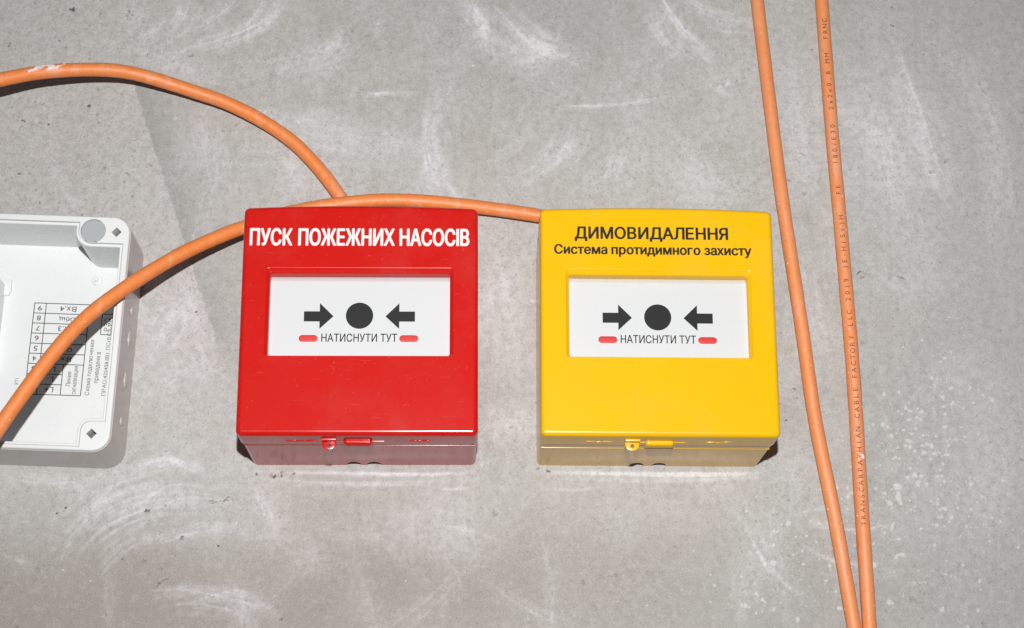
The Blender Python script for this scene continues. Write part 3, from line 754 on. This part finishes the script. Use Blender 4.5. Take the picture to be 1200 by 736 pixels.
# ------------------------------------------------------------------ white box (open, empty)
def white_box():
    t = thing('junction_box', 'open white plastic junction box with printed wiring table inside, at the left edge', 'junction box', (-131, 0, 191.5), .0314)
    F = -30
    out = rrect(-118, 0, -46.6, 46.2, 7.0, 10)
    def q(cx, cy, r, a0, a1, n=7): return [(cx+r*math.cos(math.radians(a0+(a1-a0)*k/n)), cy+r*math.sin(math.radians(a0+(a1-a0)*k/n))) for k in range(n+1)]
    # inner outline, ccw, starting at the right edge below the upper boss
    inn = [(-3.7, 33.8), (-3.7+0, 33.8)][:1]
    inn += q(-15.0, 39.8, 6.0, 270, 180, 8)
    inn += [(-21.0, 42.0)]
    inn += [(-97.0, 42.0)] + q(-103, 39.8, 6.0, 0, -90, 8) + [(-114.3, 33.8)]
    inn += [(-114.3, -33.8)] + q(-110.5, -38.5, 4.7, 90, 0, 6) + [(-105.8, -43.6)]
    inn += [(-12.6, -43.6)] + q(-7.9, -38.5, 4.7, 180, 90, 6) + [(-3.7, -33.8)]
    holes = [(inn, [(1.45, F), (1.32, F+.15), (1.28, F+1.6), (.95, F+1.6), (.92, F+.8), (.2, F+.8), (0, F+1.0), (0, -3.2)], True)]
    for u, v in ((-5.4, 39.7), (-7.2, -39.8)):
        rot = .05; s = 1.9
        holes.append(([(u+s*math.cos(a), v+s*math.sin(a)) for a in (rot, rot+math.pi/2, rot+math.pi, rot+1.5*math.pi)], [(.12, F), (0, F+.15), (0, -16)], True))
    holes.append((circ(-14.4, 39.9, 4.75, 40), [(.15, F), (0, F+.2), (0, F+1.4)], True))
    pr = [(.26, -.2), (.26, F+1.0), (.36, F+.5), (.6, F+.15), (.9, F), (1.2, F)]
    sk = solid('skirt', out, [(0, -.05), (0, F+1.75), (.1, F+1.6), (.2, F+1.6)], M_smoke, t, holes=[(offset(out, .25), [(0, F+1.6), (0, -.05)], False)])
    solid('shell', out, pr, M_white, t, holes=holes, smooth=32)
    solid('knockout', circ(-14.4, 39.9, 4.6, 40), [(0, F+1.3), (0, F+.75), (.2, F+.6), (.5, F+.6)], M_grey, t)
    for u, v in ((-5.4, 39.7), (-7.2, -39.8)): box('screw', u-.95, u+.95, v-.95, v+.95, -17, F+4.0, M_screw, t)
    # inside: raised carrier bar and gusset, low pads
    box('carrier_bar', -64, -52.6, -12, 25.5, -3.2, -12, M_white, t, r=1.2, bev=.6)
    g = solid('gusset', [(-52.6, 27.5), (-55.5, 27.5), (-55.5, 20.5), (-50.9, 20.5), (-50.0, 22.0), (-50.2, 27.0)][::-1][::-1], [(0, -3.2), (0, -4.6), (.2, -4.8)], M_white, t)
    solid('pad', circ(-17.0, 28.4, 2.2, 24), [(0, -3.1), (.2, -3.7), (.6, -3.9)], M_white, t)
    solid('pad', circ(-17.0, 28.4, 1.0, 16), [(0, -3.8), (.2, -4.6), (.5, -4.8)], M_white, t)
    solid('pad', circ(-18.5, -37.5, 1.5, 20), [(0, -3.1), (.2, -3.6), (.5, -3.7)], M_white, t)
    solid('pad', circ(-13.9, -36.4, 2.0, 20), [(0, -3.1), (.2, -8), (.5, -8.2)], M_white, t)
    solid('pad', circ(-10.0, 25.6, .6, 16), [(0, -3.1), (.1, -3.5), (.3, -3.6)], M_white, t)
    # small snap bumps on the outer right side
    for v in (13.0, 2.0, -14.5, -31.0):
        bm = bmesh.new(); bmesh.ops.create_uvsphere(bm, u_segments=20, v_segments=12, radius=1, matrix=Matrix.Translation((0, -14*MM, v*MM)) @ Matrix.Diagonal((.9*MM, 2.0*MM, (3.4 if v in (2.0, -14.5) else 1.8)*MM, 1)))
        me = bpy.data.meshes.new('snap_bump'); bm.to_mesh(me); bm.free(); link('snap_bump', me, M_smoke, sk, 80)
    # printed wiring table
    y = -3.26; L = []
    u0, u1, u2, um, v0, v1 = -40.5, -35.9, -18.8, -26.7, -18.9, 18.2
    rh = (v1-v0)/9; k = .16
    def hl(a, b, v): L.append([(a, v-k), (b, v-k), (b, v+k), (a, v+k)])
    def vl(u, a, b): L.append([(u-k, a), (u+k, a), (u+k, b), (u-k, b)])
    for i in range(10):
        hl(u0, um if i in (1, 2) else u2, v0+rh*i)
    for u in (u0, u1, u2): vl(u, v0, v1)
    vl(um, v0, v0+3*rh)
    hl(-13.5+.0, -8.8, 6.2); hl(-13.5, -4.6, 14.6); vl(-13.5, 6.2, 21.5); vl(-9.3, 6.2, 21.5)
    # lines as separate heights so that crossings never share a plane
    for i, p in enumerate(L): pass
    lab = flat('printed_table', [p for i, p in enumerate(L) if p[1][0]-p[0][0] > 1], y, M_label, t, .03)
    flat('printed_rule', [p for i, p in enumerate(L) if p[1][0]-p[0][0] <= 1], y-.01, M_label, t, .03)
    names = ['L+', 'L-', 'L+', 'Вх.1', 'Общ', 'Вх.2', 'Вх.3', 'Общ', 'Вх.4']
    for i in range(9):
        c = v0+rh*(i+.5)
        text('lettering', str(i+1), (u0+u1)/2-.75, (u0+u1)/2+.75, c-1.0, c+1.0, y, M_label, lab, .005, 180)
        mid = (u1+um)/2 if i < 3 else (u1+u2)/2+.3; wd = (1.7, 1.3)[i == 1] if i < 3 else 3.2
        text('lettering', names[i], mid-wd, mid+wd, c-1.05, c+1.05, y, M_label, lab, .005, 180)
    text('lettering', 'Линия', -25.0, -23.2, v0+3.5, v0+9.5, y, M_label, lab, .0, 90)
    text('lettering', 'сигнализации', -22.2, -20.4, v0+.6, v0+11.8, y, M_label, lab, .0, 90)
    text('lettering', 'Схема подключения', -17.3, -15.2, -18.6, 3.8, y, M_label, lab, .0, 90)
    text('lettering', 'приведена в', -14.0, -12.1, -13.5, -1.0, y, M_label, lab, .0, 90)
    text('lettering', 'ПРАО.425458.001 ПС(БСА-ИР)', -10.8, -8.9, -18.6, 13.5, y, M_label, lab, .0, 90)
    text('lettering', 'РЗО', -12.4, -10.4, 7.6, 13.0, y, M_label, lab, .0, 90)
    text('lettering', 'XT1', -44.8, -43.5, -15.5, -12.8, y, M_label, lab, .0, 90)
white_box()
